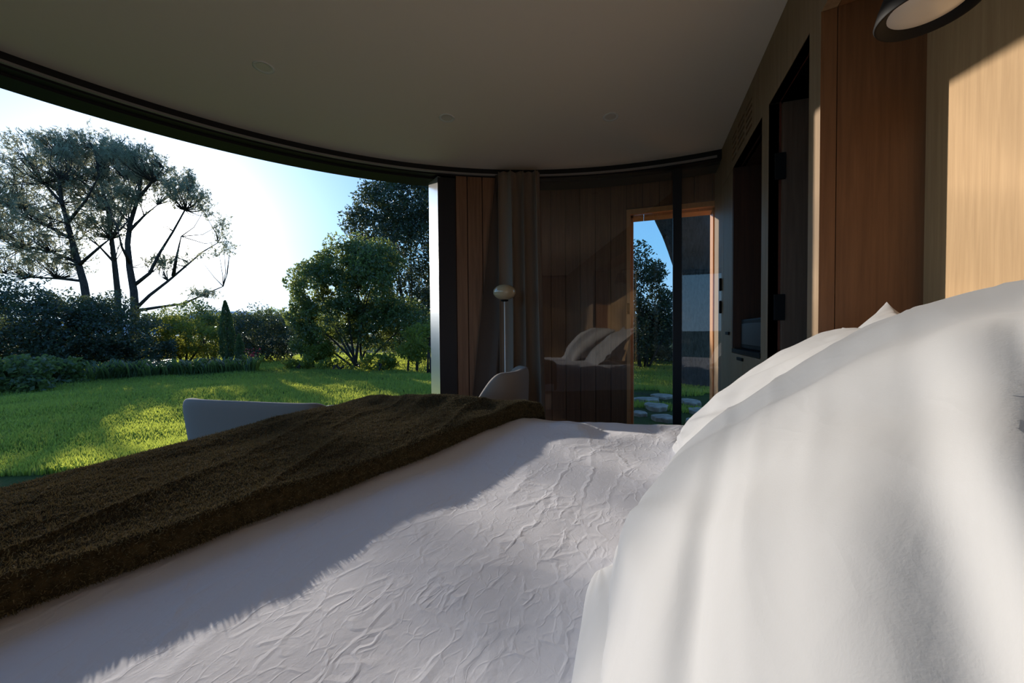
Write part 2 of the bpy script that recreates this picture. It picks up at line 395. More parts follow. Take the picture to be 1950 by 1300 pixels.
# bed niche
HX = .885; YC = 1.64
wh = MB(); wh.box(HX, Y0-.0, 0, HX+.04, YC+.02, TOPZ+.03)
tag(wh.build('wall_headboard', m_oak), kind='structure')
rt = MB(); n0 = (WX, Y_N); n1_ = (HX, YC)
def lerp(a, b, t): return (a[0]+(b[0]-a[0])*t, a[1]+(b[1]-a[1])*t)
c0 = lerp(n0, n1_, .17)
b1 = MB().prism([n0, lerp(n0, n1_, .165), (lerp(n0, n1_, .165)[0], lerp(n0, n1_, .165)[1]+.03), (n0[0]+.004, n0[1]+.03)], 0, TOPZ-.002)
ret = tag(b1.build('wall_niche', m_teak), kind='structure')
p_ = lerp(n0, n1_, .175)
MB().prism([p_, n1_, (n1_[0], n1_[1]+.03), (p_[0], p_[1]+.03)], 0, TOPZ-.002).build('panel', m_teak, ret)
tag(MB().prism([(WX, Y0), (HX, Y0), (HX, Y0-.03), (WX, Y0-.03)], 0, TOPZ).build('wall_niche_near', m_teak), kind='structure')
tag(MB().box(WX+T+.001, Y0, TOPZ-.001, HX+.02, Y_N+.03, TOPZ+.02).build('trim_3', m_teak), kind='structure')

tag(MB().box(WX+.002, Y0+.002, 0, HX-.002, YC-.002, .56).build('wall_ledge', m_oak_pale), kind='structure')
# window jamb
def radial_box(a0, a1, r0, r1, z0, z1): return MB().ring(RC, r0, r1, z0, z1, a0, a1, 2)
A_w = ang_at(835)
tag(radial_box(A_J2, A_w, RR-.01, RR+.16, 0, 2.40).build('window_1', m_blackframe), kind='structure')
pa = np.array(cpt(A_w, RR-.005)); pb = np.array(cpt(A_J+.002, RR+.17)); nn = np.array([-(pb-pa)[1], (pb-pa)[0]]); nn /= np.linalg.norm(nn)
if nn@(pa-np.array(RC)) < 0: nn = -nn
ws = MB().prism([tuple(pa), tuple(pb), tuple(pb+nn*.05), tuple(pa+nn*.05)], 0, 2.407)
wf = tag(ws.build('window_2', m_alu), kind='structure')
MB().ring(RC, RR+.02, RR+.045, 0, 2.40, A_w-.012, A_w-.009, 1).build('gasket', m_black, wf)
# bottom rail of the opening
tag(MB().ring(RC, RR-.005, RR+.11, -.02, .025, A_w, A_WEND, 80).build('window_3', m_blackframe), kind='structure')

# inner plank panel between jamb and curtain, plank by plank
inner = tag(MB().ring(RC, RR+.012, RR+.12, 0, 2.4, ang_at(1000), A_J2, 6).build('wall_left', m_recess), kind='structure')
edges = [869, 891, 919.5, 948, 975, 1000]
for i in range(5):
    a1, a0 = ang_at(edges[i]), ang_at(edges[i+1])
    MB().ring(RC, RR-.006, RR+.014, 0.0, 2.424, a0+.0011, a1-.0011, 2).build('plank', m_plank, inner, bevel=.002)

# glass facade on the right: flat panes and mullions
g0 = np.array(cpt(ang_at(868), RR+.13)); g1 = np.array(cpt(ang_at(1287), RR+.02)); g2 = np.array([WX+.0, 3.475])
def pane(a, b, z0, z1, th, name, m, par=None):
    d = b-a; d = d/np.linalg.norm(d); n_ = np.array([-d[1], d[0]])*th/2
    return MB().prism([tuple(a-n_), tuple(b-n_), tuple(b+n_), tuple(a+n_)], z0, z1).build(name, m, par)
gl = tag(pane(g1+np.array([-.0, 0]), g2, 0, .05, .05, 'window_4', m_blackframe), kind='structure')
gl5 = tag(pane(g0, g1, 0, .05, .05, 'window_5', m_blackframe), kind='structure')
pane(g0, g1-(g1-g0)*.01, .05, 2.40, .008, 'pane', m_glass, gl5); pane(g1+(g2-g1)*.02, g2, .05, 2.40, .008, 'pane', m_glass, gl)
ml = at(1282, 600, 1.0)-CAM; 
def pillar(px0, px1, r_, th):
    a0, a1 = ang_at(px0), ang_at(px1); return MB().ring(RC, r_, r_+th, .0, 2.40, a1, a0, 1)
tag(pillar(1281.5, 1298, RR-.01, .09).build('window_6', m_blackframe), kind='structure')

# entry wall with planks and the outside door
YE = 3.80; XD0, XD1 = -.126, .656; TH = .16
we = MB(); we.box(-1.72, YE+.014, -.1, XD0, YE+TH, 2.56); we.box(XD0, YE+.014, 2.20, XD1, YE+TH, 2.56); we.box(XD1, YE+.014, -.1, 1.7, YE+TH, 2.56)
entry = tag(we.build('wall_entry', m_recess), kind='structure')
xs_ = [p for p in (-1.72+.145*k for k in range(40)) if p < XD0-.06]+[XD0]
PL = {}
for i in range(len(xs_)-1):
    a, b = xs_[i], xs_[i+1]; wd = round(b-a, 3)
    if wd not in PL: PL[wd] = MB().box(0.0028, -.006, 0, wd-.0028, .014, 2.52).mesh('plank'); PL[wd].materials.append(m_plank)
    o = new_obj('plank', PL[wd], None, entry); o.location = (a, YE, 0)
x = XD0
while x < 1.2:
    b = min(x+.145, 1.25); MB().box(x+.0028, YE-.006, 2.202, b-.0028, YE+.014, 2.52).build('plank', m_plank, entry); x = b
for k in range(3): MB().box(XD1+.0015+.145*k, YE-.006, 0, XD1+.1435+.145*k, YE+.014, 2.2).build('plank', m_plank, entry)
tag(MB().box(WX+.001, 3.485, 0, WX+.045, YE-.007, TOPZ).build('wall_lobby', m_oak_pale), kind='structure')
dm = MB()
FW = .035
dm.box(XD0, YE-.012, 0, XD0+FW, YE+.03, TOPZ); dm.box(XD0+FW, YE-.012, TOPZ-FW-.012, XD1-FW, YE+.03, TOPZ); dm.box(XD1-FW, YE-.012, 0, XD1-.002, YE+.03, TOPZ)
door = tag(dm.build('door_2', m_doorwood, bevel=.001), kind='structure')
lin = MB(); lin.box(XD0+FW-.012, YE+.03, 0, XD0+FW+.025, YE+TH+.02, TOPZ-.02); lin.box(XD1-FW-.012, YE+.03, 0, XD1-FW+.012, YE+TH+.02, TOPZ-.02)
lin.build('jamb_lining', m_doorwood, door)
n = 6
for k in range(n):
    wdt = (XD1-XD0-2*FW)/n; xx = XD0+FW+wdt*k
    MB().box(xx+.001, YE+.03, TOPZ-FW-.035, xx+wdt-.001, YE+TH+.02, TOPZ-FW-.012).build('head_board', m_doorwood, door)
MB().box(XD0+.006, YE-.02, 1.215, XD0+FW-.006, YE-.012, 1.315).build('latch', m_black, door, bevel=.002)
tag(MB().box(-1.72, 3.3, -.14, 1.3, 4.1, -.005).build('floor_entry', m_floor), kind='structure')

# ceiling downlights
for i, (x, y) in enumerate([(-1.937, 1.588), (-1.238, 2.357), (-.191, 2.712)]):
    lab = ['recessed ceiling downlight nearest the left side of the big window', 'middle recessed ceiling downlight left of the curtain', 'recessed ceiling downlight nearest the wooden wall'][i]
    dl = empty('ceiling_downlight', (x, y, CZ), lab, 'ceiling light', 'recessed ceiling downlights')
    MB().lathe([(.052, 0), (.052, -.004), (.044, -.005), (.036, .0), (.034, .0)], n=28).build('trim_ring', m_white, dl, smooth=True)
    MB().lathe([(.036, -.0015), (.001, -.0015)], n=24).build('lens', m_opal, dl, smooth=True)
# ------------------------------------------------------------------ bed
BX0, BX1, BY0, BY1 = -1.52, .60, -.08, 1.95
bed = empty('bed', (-.3, .95, 0), 'wide upholstered bed against the oak headboard wall', 'bed')
MB().box(BX0+.33, BY0+.06-.95, .06, BX1-.0+.3, BY1-.06-.95, .30).build('bed_base', m_chair, bed, bevel=.02, seg=3)
MB().box(BX0+.31, BY0+.04-.95, .302, BX1+.3, BY1-.04-.95, .54).build('mattress', m_duvet, bed, bevel=.05, seg=4)
for sx in (BX0+.42, BX1+.2):
    for sy in (BY0-.95+.15, BY1-.95-.15): MB().tube([(sx, sy, 0), (sx, sy, .065)], .025, 12).build('leg', m_black, bed)

def duvet_z(x, y):
    z = .600+.010*fbm(x*1.6+5, y*1.6, 1, 3)
    z = z+.006*fbm(x*4+.4*y, y*3.2, 4, 3)*sstep(-.6, .3, x+0*y)
    # soft bolster lifting toward the pillows and the far-edge lumps
    z = z+.028*sstep(1.45, 1.9, y)*(vn(x*7, y*5, 2)*.6+.25*vn(x*17, y*9, 3))
    z = z+.0012*ridge(x*3.2+y*1.2, y*2.2-x*.8, 7, 14)
    return z
def sheet(name, x0, x1, y0, y1, zf, m, nx, ny, drop=.3, rad=.06, edges=('x0', 'y0', 'y1'), thick=0):
    # surface with edges that roll over and hang down
    L = drop+rad
    ux = np.linspace(x0-(L if 'x0' in edges else 0), x1+(L if 'x1' in edges else 0), nx)
    uy = np.linspace(y0-(L if 'y0' in edges else 0), y1+(L if 'y1' in edges else 0), ny)
    U, V = np.meshgrid(ux, uy, indexing='ij')
    X = np.clip(U, x0, x1); Y = np.clip(V, y0, y1)
    ox = np.abs(U-X); oy = np.abs(V-Y); o = np.hypot(ox, oy)
    sx = np.sign(U-X)*np.where(o > 0, ox/np.maximum(o, 1e-6), 0); sy = np.sign(V-Y)*np.where(o > 0, oy/np.maximum(o, 1e-6), 0)
    q_ = rad*math.pi/2; t = np.clip(o/q_, 0, 1)*math.pi/2
    hor = rad*np.sin(t); ver = rad*(1-np.cos(t))+np.maximum(o-q_, 0)
    wob = .018*vn(U*5, V*5, 3)*sstep(.05, .25, o)
    return X+sx*(hor+wob), Y+sy*(hor+wob), zf(X, Y)-ver
X, Y, Z = sheet('duvet', BX0+.05, .58, BY0+.03, BY1-.035, duvet_z, None, 340, 330, .26, .07)
dv = new_obj('duvet', grid_mesh('duvet', X, Y, Z), m_duvet, None, True)
tag(dv, 'white crinkled linen duvet spread over the bed', 'duvet')

# throw: near edge line runs slightly askew over the bed
_ey = np.array([-.5, .303, .47, .683, 1.097, 1.60, 1.80, 2.05]); _ex = np.array([-1.0, -.943, -.905, -.849, -.753, -.655, -.60, -.40])
def throw_edge(y): return np.interp(y, _ey, _ex)+.006*vn(y*6, 1, 2)
ny_, nc = 420, 300
yy = np.linspace(BY0-.28, BY1+.30, ny_)
TH_ = .070
Xs = np.zeros((nc, ny_)); Ys = np.zeros((nc, ny_)); Zs = np.zeros((nc, ny_))
for j, yv in enumerate(yy):
    yc = np.clip(yv, BY0+.03, BY1-.01); over = yv-yc
    e0 = throw_edge(yc)
    rr = TH_/2
    na = 40
    th = np.linspace(0, math.pi, na)             # rounded near edge, from below to above
    px = [e0-rr+rr*math.sin(t)*1.0 for t in th]; pz = [(rr-rr*math.cos(t)) for t in th]
    s_ = np.linspace(0, 1, nc-na-60)[1:]
    foot = BX0-.035
    px += list(px[-1]+(foot-px[-1])*s_); pz += [TH_]*len(s_)
    nd = nc-len(px); dd = np.linspace(0, 1, nd+1)[1:]*.36
    R_ = .07
    for d_ in dd:
        t = min(d_/(R_*math.pi/2), 1)*math.pi/2; ext = max(d_-R_*math.pi/2, 0)
        px.append(foot-R_*math.sin(t)-.012*math.sin(yv*22)*min(ext*6, 1)); pz.append(TH_-R_*(1-math.cos(t))-ext)
    px = np.array(px); pz = np.array(pz)
    ao = abs(over); R2 = .06; t = min(ao/(R2*math.pi/2), 1)*math.pi/2
    hor = R2*math.sin(t); ver = R2*(1-math.cos(t))+max(ao-R2*math.pi/2, 0)
    Xs[:, j] = px+0*pz; Ys[:, j] = yc+math.copysign(hor, over) if over else yc
    zb = duvet_z(np.clip(px, BX0+.05, .7), np.full_like(px, yc))
    Zs[:, j] = zb*.5+.302+pz-ver
wr_ = .010*fbm(Xs*4, Ys*2.0, 3, 2)+.006*ridge(Xs*8+Ys*2.5, Ys*2.0-Xs, 5, 5)-.003+.0015*fbm(Xs*18, Ys*14, Zs*16, 2)
fz = .0014*fbm(Xs*55, Ys*55, Zs*55, 3)
up = np.clip((np.arange(nc)-12)/20, 0, 1)[:, None]
Zs += wr_*up; Xs += fz*1.0; Zs += fz*up; Ys += fz*.6
Zs += .045*np.exp(-((Ys-1.88)/.12)**2)*np.exp(-((Xs+.95)/.38)**2)*up
me = grid_mesh('throw_blanket', Xs, Ys, Zs)
thr = new_obj('throw_blanket', me, m_fleece, None, True)
tag(thr, 'dark brown fleece throw folded across the foot of the bed', 'throw blanket')
# fleece pile: short curled fibres
P = np.stack([Xs, Ys, Zs], -1)
npile = 170000
ii = RNG.integers(0, nc-1, npile); jj = RNG.integers(0, ny_-1, npile)
a_, b_ = RNG.random(npile)[:, None], RNG.random(npile)[:, None]
base = P[ii, jj]*(1-a_)+P[ii+1, jj]*a_+(P[ii, jj+1]-P[ii, jj])*b_
nr = np.cross(P[ii+1, jj]-P[ii, jj], P[ii, jj+1]-P[ii, jj]); nr /= np.linalg.norm(nr, axis=1, keepdims=True)+1e-9
nr *= np.sign((nr[:, 2:3]+.25*(ii[:, None] < 25)*0+1e-6)) ; nr[ii < 20] *= np.where(nr[ii < 20][:, 0:1] < 0, -1, 1)
dr = nr+RNG.normal(0, .75, (npile, 3)); dr /= np.linalg.norm(dr, axis=1, keepdims=True)
ln = RNG.uniform(.004, .0085, npile)[:, None]*np.where(RNG.random((npile, 1)) < .04, 1.7, 1)
sd = np.cross(dr, RNG.normal(0, 1, (npile, 3))); sd /= np.linalg.norm(sd, axis=1, keepdims=True)
V = np.stack([base-sd*.0009, base+sd*.0009, base+dr*ln], 1).reshape(-1, 3)
pile = new_obj('fleece_pile', np_mesh('fleece_pile', V, np.arange(npile*3).reshape(-1, 3)), m_pile, thr)
tag(pile, kind='stuff')

# ------------------------------------------------------------------ pillows
def pillow(name, label, P0, P1, yc, half, T, bow=.05, seed=0, flange=.0, m=None, yaw=0, wr=1.0, group='bed pillows', pinch=.06, crease=None, lift=0, ex=.52):
    nu, nv = 150, 130
    res = []
    P0 = Vector(P0); P1 = Vector(P1); ax = (P1-P0); L = ax.length; ax.normalize(); nm = Vector((-ax.z, 0, ax.x))
    if nm.z < 0: nm = -nm
    t = np.linspace(-1, 1, nu); s_ = np.linspace(-1, 1, nv)
    # denser samples near the rim
    t = np.sin(t*math.pi/2*.98)/math.sin(math.pi/2*.98); s_ = np.sin(s_*math.pi/2*.98)/math.sin(math.pi/2*.98)
    U, V = np.meshgrid(t, s_, indexing='ij')
    c = 1-pinch*(1-V**2)**1.0*np.abs(U)**3; cv = 1-pinch*(1-U**2)*np.abs(V)**3
    prof = (np.clip(1-np.abs(U)**2.6, 0, 1)*np.clip(1-np.abs(V)**2.6, 0, 1))**ex
    surf = []
    for side in (1, -1):
        n_ = 0
        if wr:
            ang = np.arctan2(V-1.02, U+.9); rad_ = np.hypot(V-1.02, U+.9)
            n_ = wr*(.012*vn(ang*7+seed, rad_*1.1, seed)+.010*fbm(U*1.7+seed, V*1.7, seed, 3))
            edge = sstep(.5, 1, np.maximum(np.abs(U), np.abs(V)))
            n_ = n_+wr*.007*edge*vn(U*9+seed, V*9, seed+3)
        off = side*(T*prof)+n_*prof**.6*(1 if side > 0 else .5)
        if crease is not None and side > 0: off = off+crease(U, V)*prof**.5
        a = (U*c+1)*L/2; bw = bow*(1-U**2)+lift*(U > 0)*U**2
        X = P0.x+ax.x*a+nm.x*(off+bw); Z = P0.z+ax.z*a+nm.z*(off+bw)
        Y = yc+V*cv*half+.01*wr*vn(U*3, V*2, seed+5)*np.abs(V)
        if yaw:
            cx, cy = (P0.x+P1.x)/2, yc; ca, sa = math.cos(yaw), math.sin(yaw)
            X, Y = cx+(X-cx)*ca-(Y-cy)*sa, cy+(X-cx)*sa+(Y-cy)*ca
        surf.append((X, Y, Z))
    # closed shell: two sheets welded on the rim
    A = np.stack(surf[0], -1).reshape(-1, 3); B = np.stack(surf[1], -1).reshape(-1, 3)
    idx = np.arange(nu*nv).reshape(nu, nv); rim = np.zeros((nu, nv), bool); rim[0] = rim[-1] = True; rim[:, 0] = rim[:, -1] = True
    mapB = np.where(rim, idx, -1); cnt = (~rim).sum(); mapB[~rim] = nu*nv+np.arange(cnt)
    Vt = np.vstack([A, B[(~rim).ravel()]])
    F1 = np.stack([idx[:-1, :-1], idx[1:, :-1], idx[1:, 1:], idx[:-1, 1:]], -1).reshape(-1, 4)
    F2 = np.stack([mapB[:-1, :-1], mapB[:-1, 1:], mapB[1:, 1:], mapB[1:, :-1]], -1).reshape(-1, 4)
    o = new_obj(name, np_mesh(name, Vt, np.vstack([F1, F2])), m or m_pillow, None, True)
    tag(o, label, 'pillow', group)
    if flange:
        G = A.reshape(nu, nv, 3); cen = A.mean(0)
        loop = [G[i, 0] for i in range(nu)]+[G[-1, j] for j in range(1, nv)]+[G[i, -1] for i in range(nu-2, -1, -1)]+[G[0, j] for j in range(nv-2, 0, -1)]
        loop = np.array(loop); k = 7; n = len(loop)
        d = loop-cen; d -= np.outer(d@np.array(nm), np.array(nm)); d /= np.linalg.norm(d, axis=1, keepdims=True)
        cum = np.cumsum(np.r_[0, np.linalg.norm(np.diff(loop, axis=0), axis=1)])
        S, TT = np.meshgrid(cum, np.linspace(0, 1, k), indexing='ij')
        wv = .009*np.sin(S*75+3*np.sin(S*11))*TT+.008*vn(S*14, TT, seed)*TT
        fw = (.25+.75*sstep(.92, .72, loop[:, 2]))[:, None]; Gf = loop[:, None, :]+d[:, None, :]*(TT*flange*fw)[..., None]+np.array(nm)[None, None, :]*(wv*fw**2)[..., None]
        Gf[..., 2] -= .25*flange*TT**2*0
        fo = new_obj('flange', grid_mesh('flange', Gf[..., 0], Gf[..., 1], Gf[..., 2], closed_u=True), m or m_pillow, o, True)
        sm = fo.modifiers.new('cloth', 'SOLIDIFY'); sm.thickness = .002
    return o
def folds(U, V):
    # long soft folds fanning out of the lower near corner
    f = 0
    for (u0, v0, an, w_, L, amp) in ((-.25, -.55, 1.05, .055, .6, -.030), (-.02, -.42, .98, .05, .5, -.022), (.12, -.20, 1.0, .045, .45, -.016), (-.50, -.25, 1.15, .05, .5, -.016), (-.35, .15, 1.2, .04, .45, -.009), (.1, -.75, .9, .08, .5, .02)):
        du = U-u0; dv = V-v0; al = du*math.cos(an)+dv*math.sin(an); ac = -du*math.sin(an)+dv*math.cos(an)
        f = f+.65*amp*np.exp(-(ac/w_)**2)*np.exp(-(al/L)**2)
    for k in range(7):
        an = .75+.09*k; c_ = -.55+.17*k; ac = -U*math.sin(an)+V*math.cos(an)-c_*.8; f = f+.0022*np.exp(-np.abs(ac)/.014)*sstep(-.9, -.1, U)*(1-.6*vn(U*3, V*3, k))
    return f
pA = pillow('pillow', 'big white pillow in the near right foreground, creased', (-.035, 0, .575), (.635, 0, 1.072), .38, .42, .127, bow=.084, seed=2, crease=folds, wr=.9, ex=.39)
pD = pillow('pillow', 'white pillow lying under the big foreground pillow', (-.10, 0, .575), (.54, 0, .82), .36, .38, .085, seed=5, wr=.4, bow=.03)
pB = pillow('pillow', 'white frilled pillow leaning behind the big foreground pillow', (.115, 0, .59), (.65, 0, 1.05), 1.25, .36, .098, bow=.012, seed=8, flange=.05)
pC = pillow('pillow', 'white pillow at the back of which only a corner peeks out', (.48, 0, .64), (.722, 0, 1.135), 1.23, .27, .05, seed=11, wr=.7, pinch=.26)

# ------------------------------------------------------------------ curtain
def curtain(a0, a1, z0, z1, n, amp, r0, flare=0.0, flare1=0.0, m=None, name='curtain'):
    nu, nz = 260, 60
    s_ = np.linspace(0, 1, nu)[:, None]; zz = np.linspace(z0, z1, nz)[None, :]
    h = (z1-zz)/(z1-z0)
    A = a0+flare*h+(a1-a0+flare1*h-flare*h)*(s_+.012*vn(s_*9, zz*.6, 3)*(h+.2))
    ph = s_*n*2*math.pi+.6*vn(s_*4, zz*.8, 8)
    top = sstep(.08, 0, h)
    R_ = r0+amp*(.65+.35*(1-top))*np.sin(ph)+.18*amp*np.sin(ph*2+1.3)*(1-top*.5)+.012*vn(s_*3, zz*1.5, 5)*h
    A = A+.004*np.sin(ph*1.0+1.2)
    R_ = R_+.012*np.sin(s_*52)*sstep(.12, 0, h); X = RC[0]+R_*np.cos(A); Y = RC[1]+R_*np.sin(A); Z = zz+0*s_+.006*np.sin(ph)*top
    o = new_obj(name, grid_mesh(name, X, Y, Z), m or m_curtain, None, True)
    sm = o.modifiers.new('cloth', 'SOLIDIFY'); sm.thickness = .003
    return o
cu = curtain(ang_at(952), ang_at(1030), .02, 2.428, 3.2, .05, 3.17, flare1=-.012)
tag(cu, 'taupe pleated curtain gathered beside the plank panel', 'curtain', 'room curtains')
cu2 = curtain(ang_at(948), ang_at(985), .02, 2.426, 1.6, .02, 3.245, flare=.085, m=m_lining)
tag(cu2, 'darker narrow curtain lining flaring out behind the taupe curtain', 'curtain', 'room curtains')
hk = MB()
for i in range(6):
    a = ang_at(955+13*i); x, y = cpt(a, RR-.027); MB().box(x-.004, y-.004, 2.40, x+.004, y+.004, 2.436).build('hook', m_track, cu)

# ------------------------------------------------------------------ floor lamp
lx, ly = -1.04, 2.93
fl = empty('floor_lamp', (lx, ly, 0), 'slim floor lamp with a cream egg-shaped glass globe', 'floor lamp')
gp = [(math.sin(t)*.092, 1.375-math.cos(t)*.064) for t in np.linspace(0.12, math.pi-.02, 24)]
m_globe = MT('cream_glass'); m_globe.col((.62, .50, .32)); m_globe.rough(.06, .8); m_globe.b.inputs['Coat Weight'].default_value = .6; m_globe.b.inputs['Transmission Weight'].default_value = .12; m_globe = m_globe.m
MB().lathe(gp, n=40).build('globe_shade', m_globe, fl, smooth=True)
MB().lathe([(.012, 1.30), (.030, 1.305), (.030, 1.318), (.012, 1.32)], n=24).build('socket', m_black, fl, smooth=True)
MB().tube([(0, 0, .02), (0, 0, 1.305)], .0055, 12).build('pole', m_white, fl, smooth=True)
MB().lathe([(.0, .022), (.125, .02), (.13, .012), (.13, 0)], n=40).build('base', m_white, fl, smooth=True)

# ------------------------------------------------------------------ tub armchairs
def armchair(loc, rz, label, W=.46, H=.69, slope=.16, depth=.40, PW=3.2, s0=.45, s1=1):
    root = empty('armchair', loc, label, 'armchair', 'grey lounge armchairs', rz)
    # local: seat opens towards +Y, back at -Y
    n = 72; a0, a1 = math.radians(180+28), math.radians(360-28)
    th = .075
    def sup(a, rx, ry, p=PW):
        c, s_ = math.cos(a), math.sin(a); k = (abs(c)**p+abs(s_)**p)**(-1/p); return rx*c*k, ry*s_*k
    sect = 20; Xg = np.zeros((n+1, sect)); Yg = np.zeros((n+1, sect)); Zg = np.zeros((n+1, sect))
    A0, A1 = math.radians(180-18), math.radians(360+18)
    for i in range(n+1):
        a = A0+(A1-A0)*i/n
        mid = abs((a-1.5*math.pi)/((A1-A0)/2))
        endt = max(0, (mid-.90)/.10); sh = math.sqrt(max(0, 1-endt**2))*.98+.02
        top = H-slope*sstep(s0, s1, mid)-.0; top = .30+(top-.30)*(.35+.65*sh if endt else 1)
        low = .20
        for k in range(sect):
            t = 2*math.pi*k/sect; cx = math.copysign(abs(math.cos(t))**.55, math.cos(t)); cz = math.copysign(abs(math.sin(t))**.35, math.sin(t))
            zz = (top+low)/2+(top-low)/2*cz
            tp = (zz-low)/(H-low)
            fl_ = .90+.10*tp
            rx, ry = sup(a, (W-th/2+th/2*cx*sh)*fl_, (depth-th/2+th/2*cx*sh)*fl_)
            Xg[i, k], Yg[i, k], Zg[i, k] = rx, ry+.0, zz
    MBv = grid_mesh('backrest', np.hstack([Xg, Xg[:, :1]]), np.hstack([Yg, Yg[:, :1]]), np.hstack([Zg, Zg[:, :1]]))
    bk_ = new_obj('backrest', MBv, m_chair, root, True)
    b2 = MB(); 
    for e_ in (0, n):
        MB().add([(Xg[e_, k], Yg[e_, k], Zg[e_, k]) for k in range(sect)], [tuple(range(sect))]).build('arm_end', m_chair, bk_)
    poly = []
    for i in range(36):
        a = 2*math.pi*i/36; x, y = sup(a, W-th-.01, depth-th+.0, 3.4); poly.append((x*.93, (y*.98+(.06 if y > 0 else 0))))
    MB().prism(poly, .19, .31).build('seat_base', m_chair, root, bevel=.015, seg=3)
    MB().prism(poly, .312, .43).build('seat_cushion', m_chair, root, bevel=.04, seg=4)
    for sx in (-1, 1):
        for sy in (-1, 1): MB().tube([(sx*W*.62, sy*depth*.6, .0), (sx*W*.58, sy*depth*.55, .195)], [.012, .018], 10).build('leg', m_black, root)
    return root
chA = armchair((-2.13, 1.92, 0), math.radians(5), 'wide grey armchair seen from behind at the foot of the bed', W=.52, H=.68, slope=.24, PW=7, s0=.40, s1=.75)
chB = armchair((-1.04, 2.50, 0), math.radians(95), 'grey armchair beside the floor lamp with sunlit inner back', W=.34, H=.80, slope=.30, depth=.30)
st = onz(641, 778, .60)
sto = empty('side_table', (st[0], st[1], 0), 'small white round side table between the two armchairs', 'side table')
MB().lathe([(0, .60), (.15, .60), (.156, .592), (.15, .585), (0, .585)], n=40).build('table_top', m_white, sto, smooth=True)
MB().tube([(0, 0, .01), (0, 0, .586)], .014, 14).build('stem', m_white, sto, smooth=True)
MB().lathe([(0, .014), (.12, .012), (.125, 0), (0, 0)], n=36).build('base', m_white, sto, smooth=True)

# ------------------------------------------------------------------ wall lamp over the bed
wl = empty('wall_lamp', (.61, 1.13, 1.757), 'black cone wall lamp with white diffuser above the pillows', 'wall lamp')
MB().lathe([(.088, .0), (.090, .004), (.084, .03), (.048, .14), (.036, .152), (0, .155)], n=48).build('cone_shade', m_black, wl, smooth=True)
MB().lathe([(.088, 0), (.084, .0), (.068, .014), (.065, .016)], n=48).build('inner_rim', m_black, wl, smooth=True)
MB().lathe([(.067, .014), (.054, .008), (.03, .004), (0, .003)], n=40).build('diffuser', m_opal, wl, smooth=True)
MB().tube([(0, 0, .16), (.02, 0, .20), (.12, .0, .215), (.26, 0, .215)], .009, 10).build('arm', m_black, wl, smooth=True)
q_ = MB(); rot = Matrix.Rotation(math.pi/2, 3, 'Y')
q_.lathe([(0, 0), (.05, 0), (.05, .02), (0, .02)], n=32); q_.v = [tuple(rot @ Vector(p)+Vector((.262, 0, .215))) for p in q_.v]
q_.build('wall_plate', m_black, wl)
# ------------------------------------------------------------------ garden
GZ = -.15
def gpt(px, py): p = onz(px, py, GZ); return p
gnd_x = 2.2*np.sinh(np.linspace(-7.6, 7.6, 190)); gnd_y = gnd_x.copy()
def ground_z(x, y):
    r_ = np.hypot(x, y)
    return GZ+(.05*vn(x*.35, y*.35, 2)+.03*vn(x*1.1, y*1.1, 5))*sstep(4, 7, r_)-.0*r_
GX, GY = np.meshgrid(gnd_x, gnd_y, indexing='ij')
tag(new_obj('ground', grid_mesh('ground', GX, GY, ground_z(GX, GY)-.02), m_ground, None, True), kind='structure')

# lawn: real blades in the view wedges
def blades(n, pts, hmin, hmax, wd, lean=.5):
    base = np.stack([pts[:, 0], pts[:, 1], ground_z(pts[:, 0], pts[:, 1])-.02], -1)
    dist = np.hypot(pts[:, 0], pts[:, 1])[:, None]
    a = RNG.uniform(0, 2*math.pi, n); ln = RNG.uniform(0, lean, n)[:, None]
    h = RNG.uniform(hmin, hmax, n)[:, None]*(1+.35*vn(pts[:, 0]*1.3, pts[:, 1]*1.3, 1))[:, None]
    side = np.stack([np.cos(a), np.sin(a), 0*a], -1); b = RNG.uniform(0, 2*math.pi, n)
    ld = np.stack([np.cos(b), np.sin(b), 0*b], -1)
    w_ = wd*(1+dist/7)
    p0 = base-side*w_; p1 = base+side*w_; pm = base+ld*h*ln*.35+np.array([0, 0, 1])*h*.6; p2 = base+ld*h*ln+np.array([0, 0, 1])*h
    V = np.stack([p0, p1, pm+side*w_*.8, p2, pm-side*w_*.8], 1).reshape(-1, 3)
    k = np.arange(n)[:, None]*5
    F = np.vstack([np.hstack([k, k+1, k+2]), np.hstack([k, k+2, k+4]), np.hstack([k+4, k+2, k+3])])
    return V, F
def wedge(n, px0, px1, d0, d1):
    d = d0*(d1/d0)**RNG.random(n)**.9; px = RNG.uniform(px0, px1, n)
    v = _f[None, :2]+_r[None, :2]*((px-975)/FPX)[:, None]; v = v/1.0
    return v*d[:, None]
pts = wedge(230000, -60, 850, 3.4, 24)
keep = np.hypot(pts[:, 0]-RC[0], pts[:, 1]-RC[1]) > RR+.3
pts = pts[keep]
V, F = blades(len(pts), pts, .03, .09, .0035)
lawn = tag(new_obj('lawn_grass', np_mesh('lawn_grass', V, F), m_grass), 'sunlit green lawn outside the curved window', 'grass', kind='stuff')
pts = wedge(26000, 1195, 1375, 5.6, 16); pts = pts[pts[:, 1] > 4.2]
mk = (vn(pts[:, 0]*1.5, pts[:, 1]*1.5, 9) > .05) | (pts[:, 1] > 8.2)
V, F = blades(mk.sum(), pts[mk], .03, .08, .0035)
tag(new_obj('lawn_grass', np_mesh('lawn_grass', V, F), m_grass), 'green grass around the stepping stones outside the door', 'grass', kind='stuff')

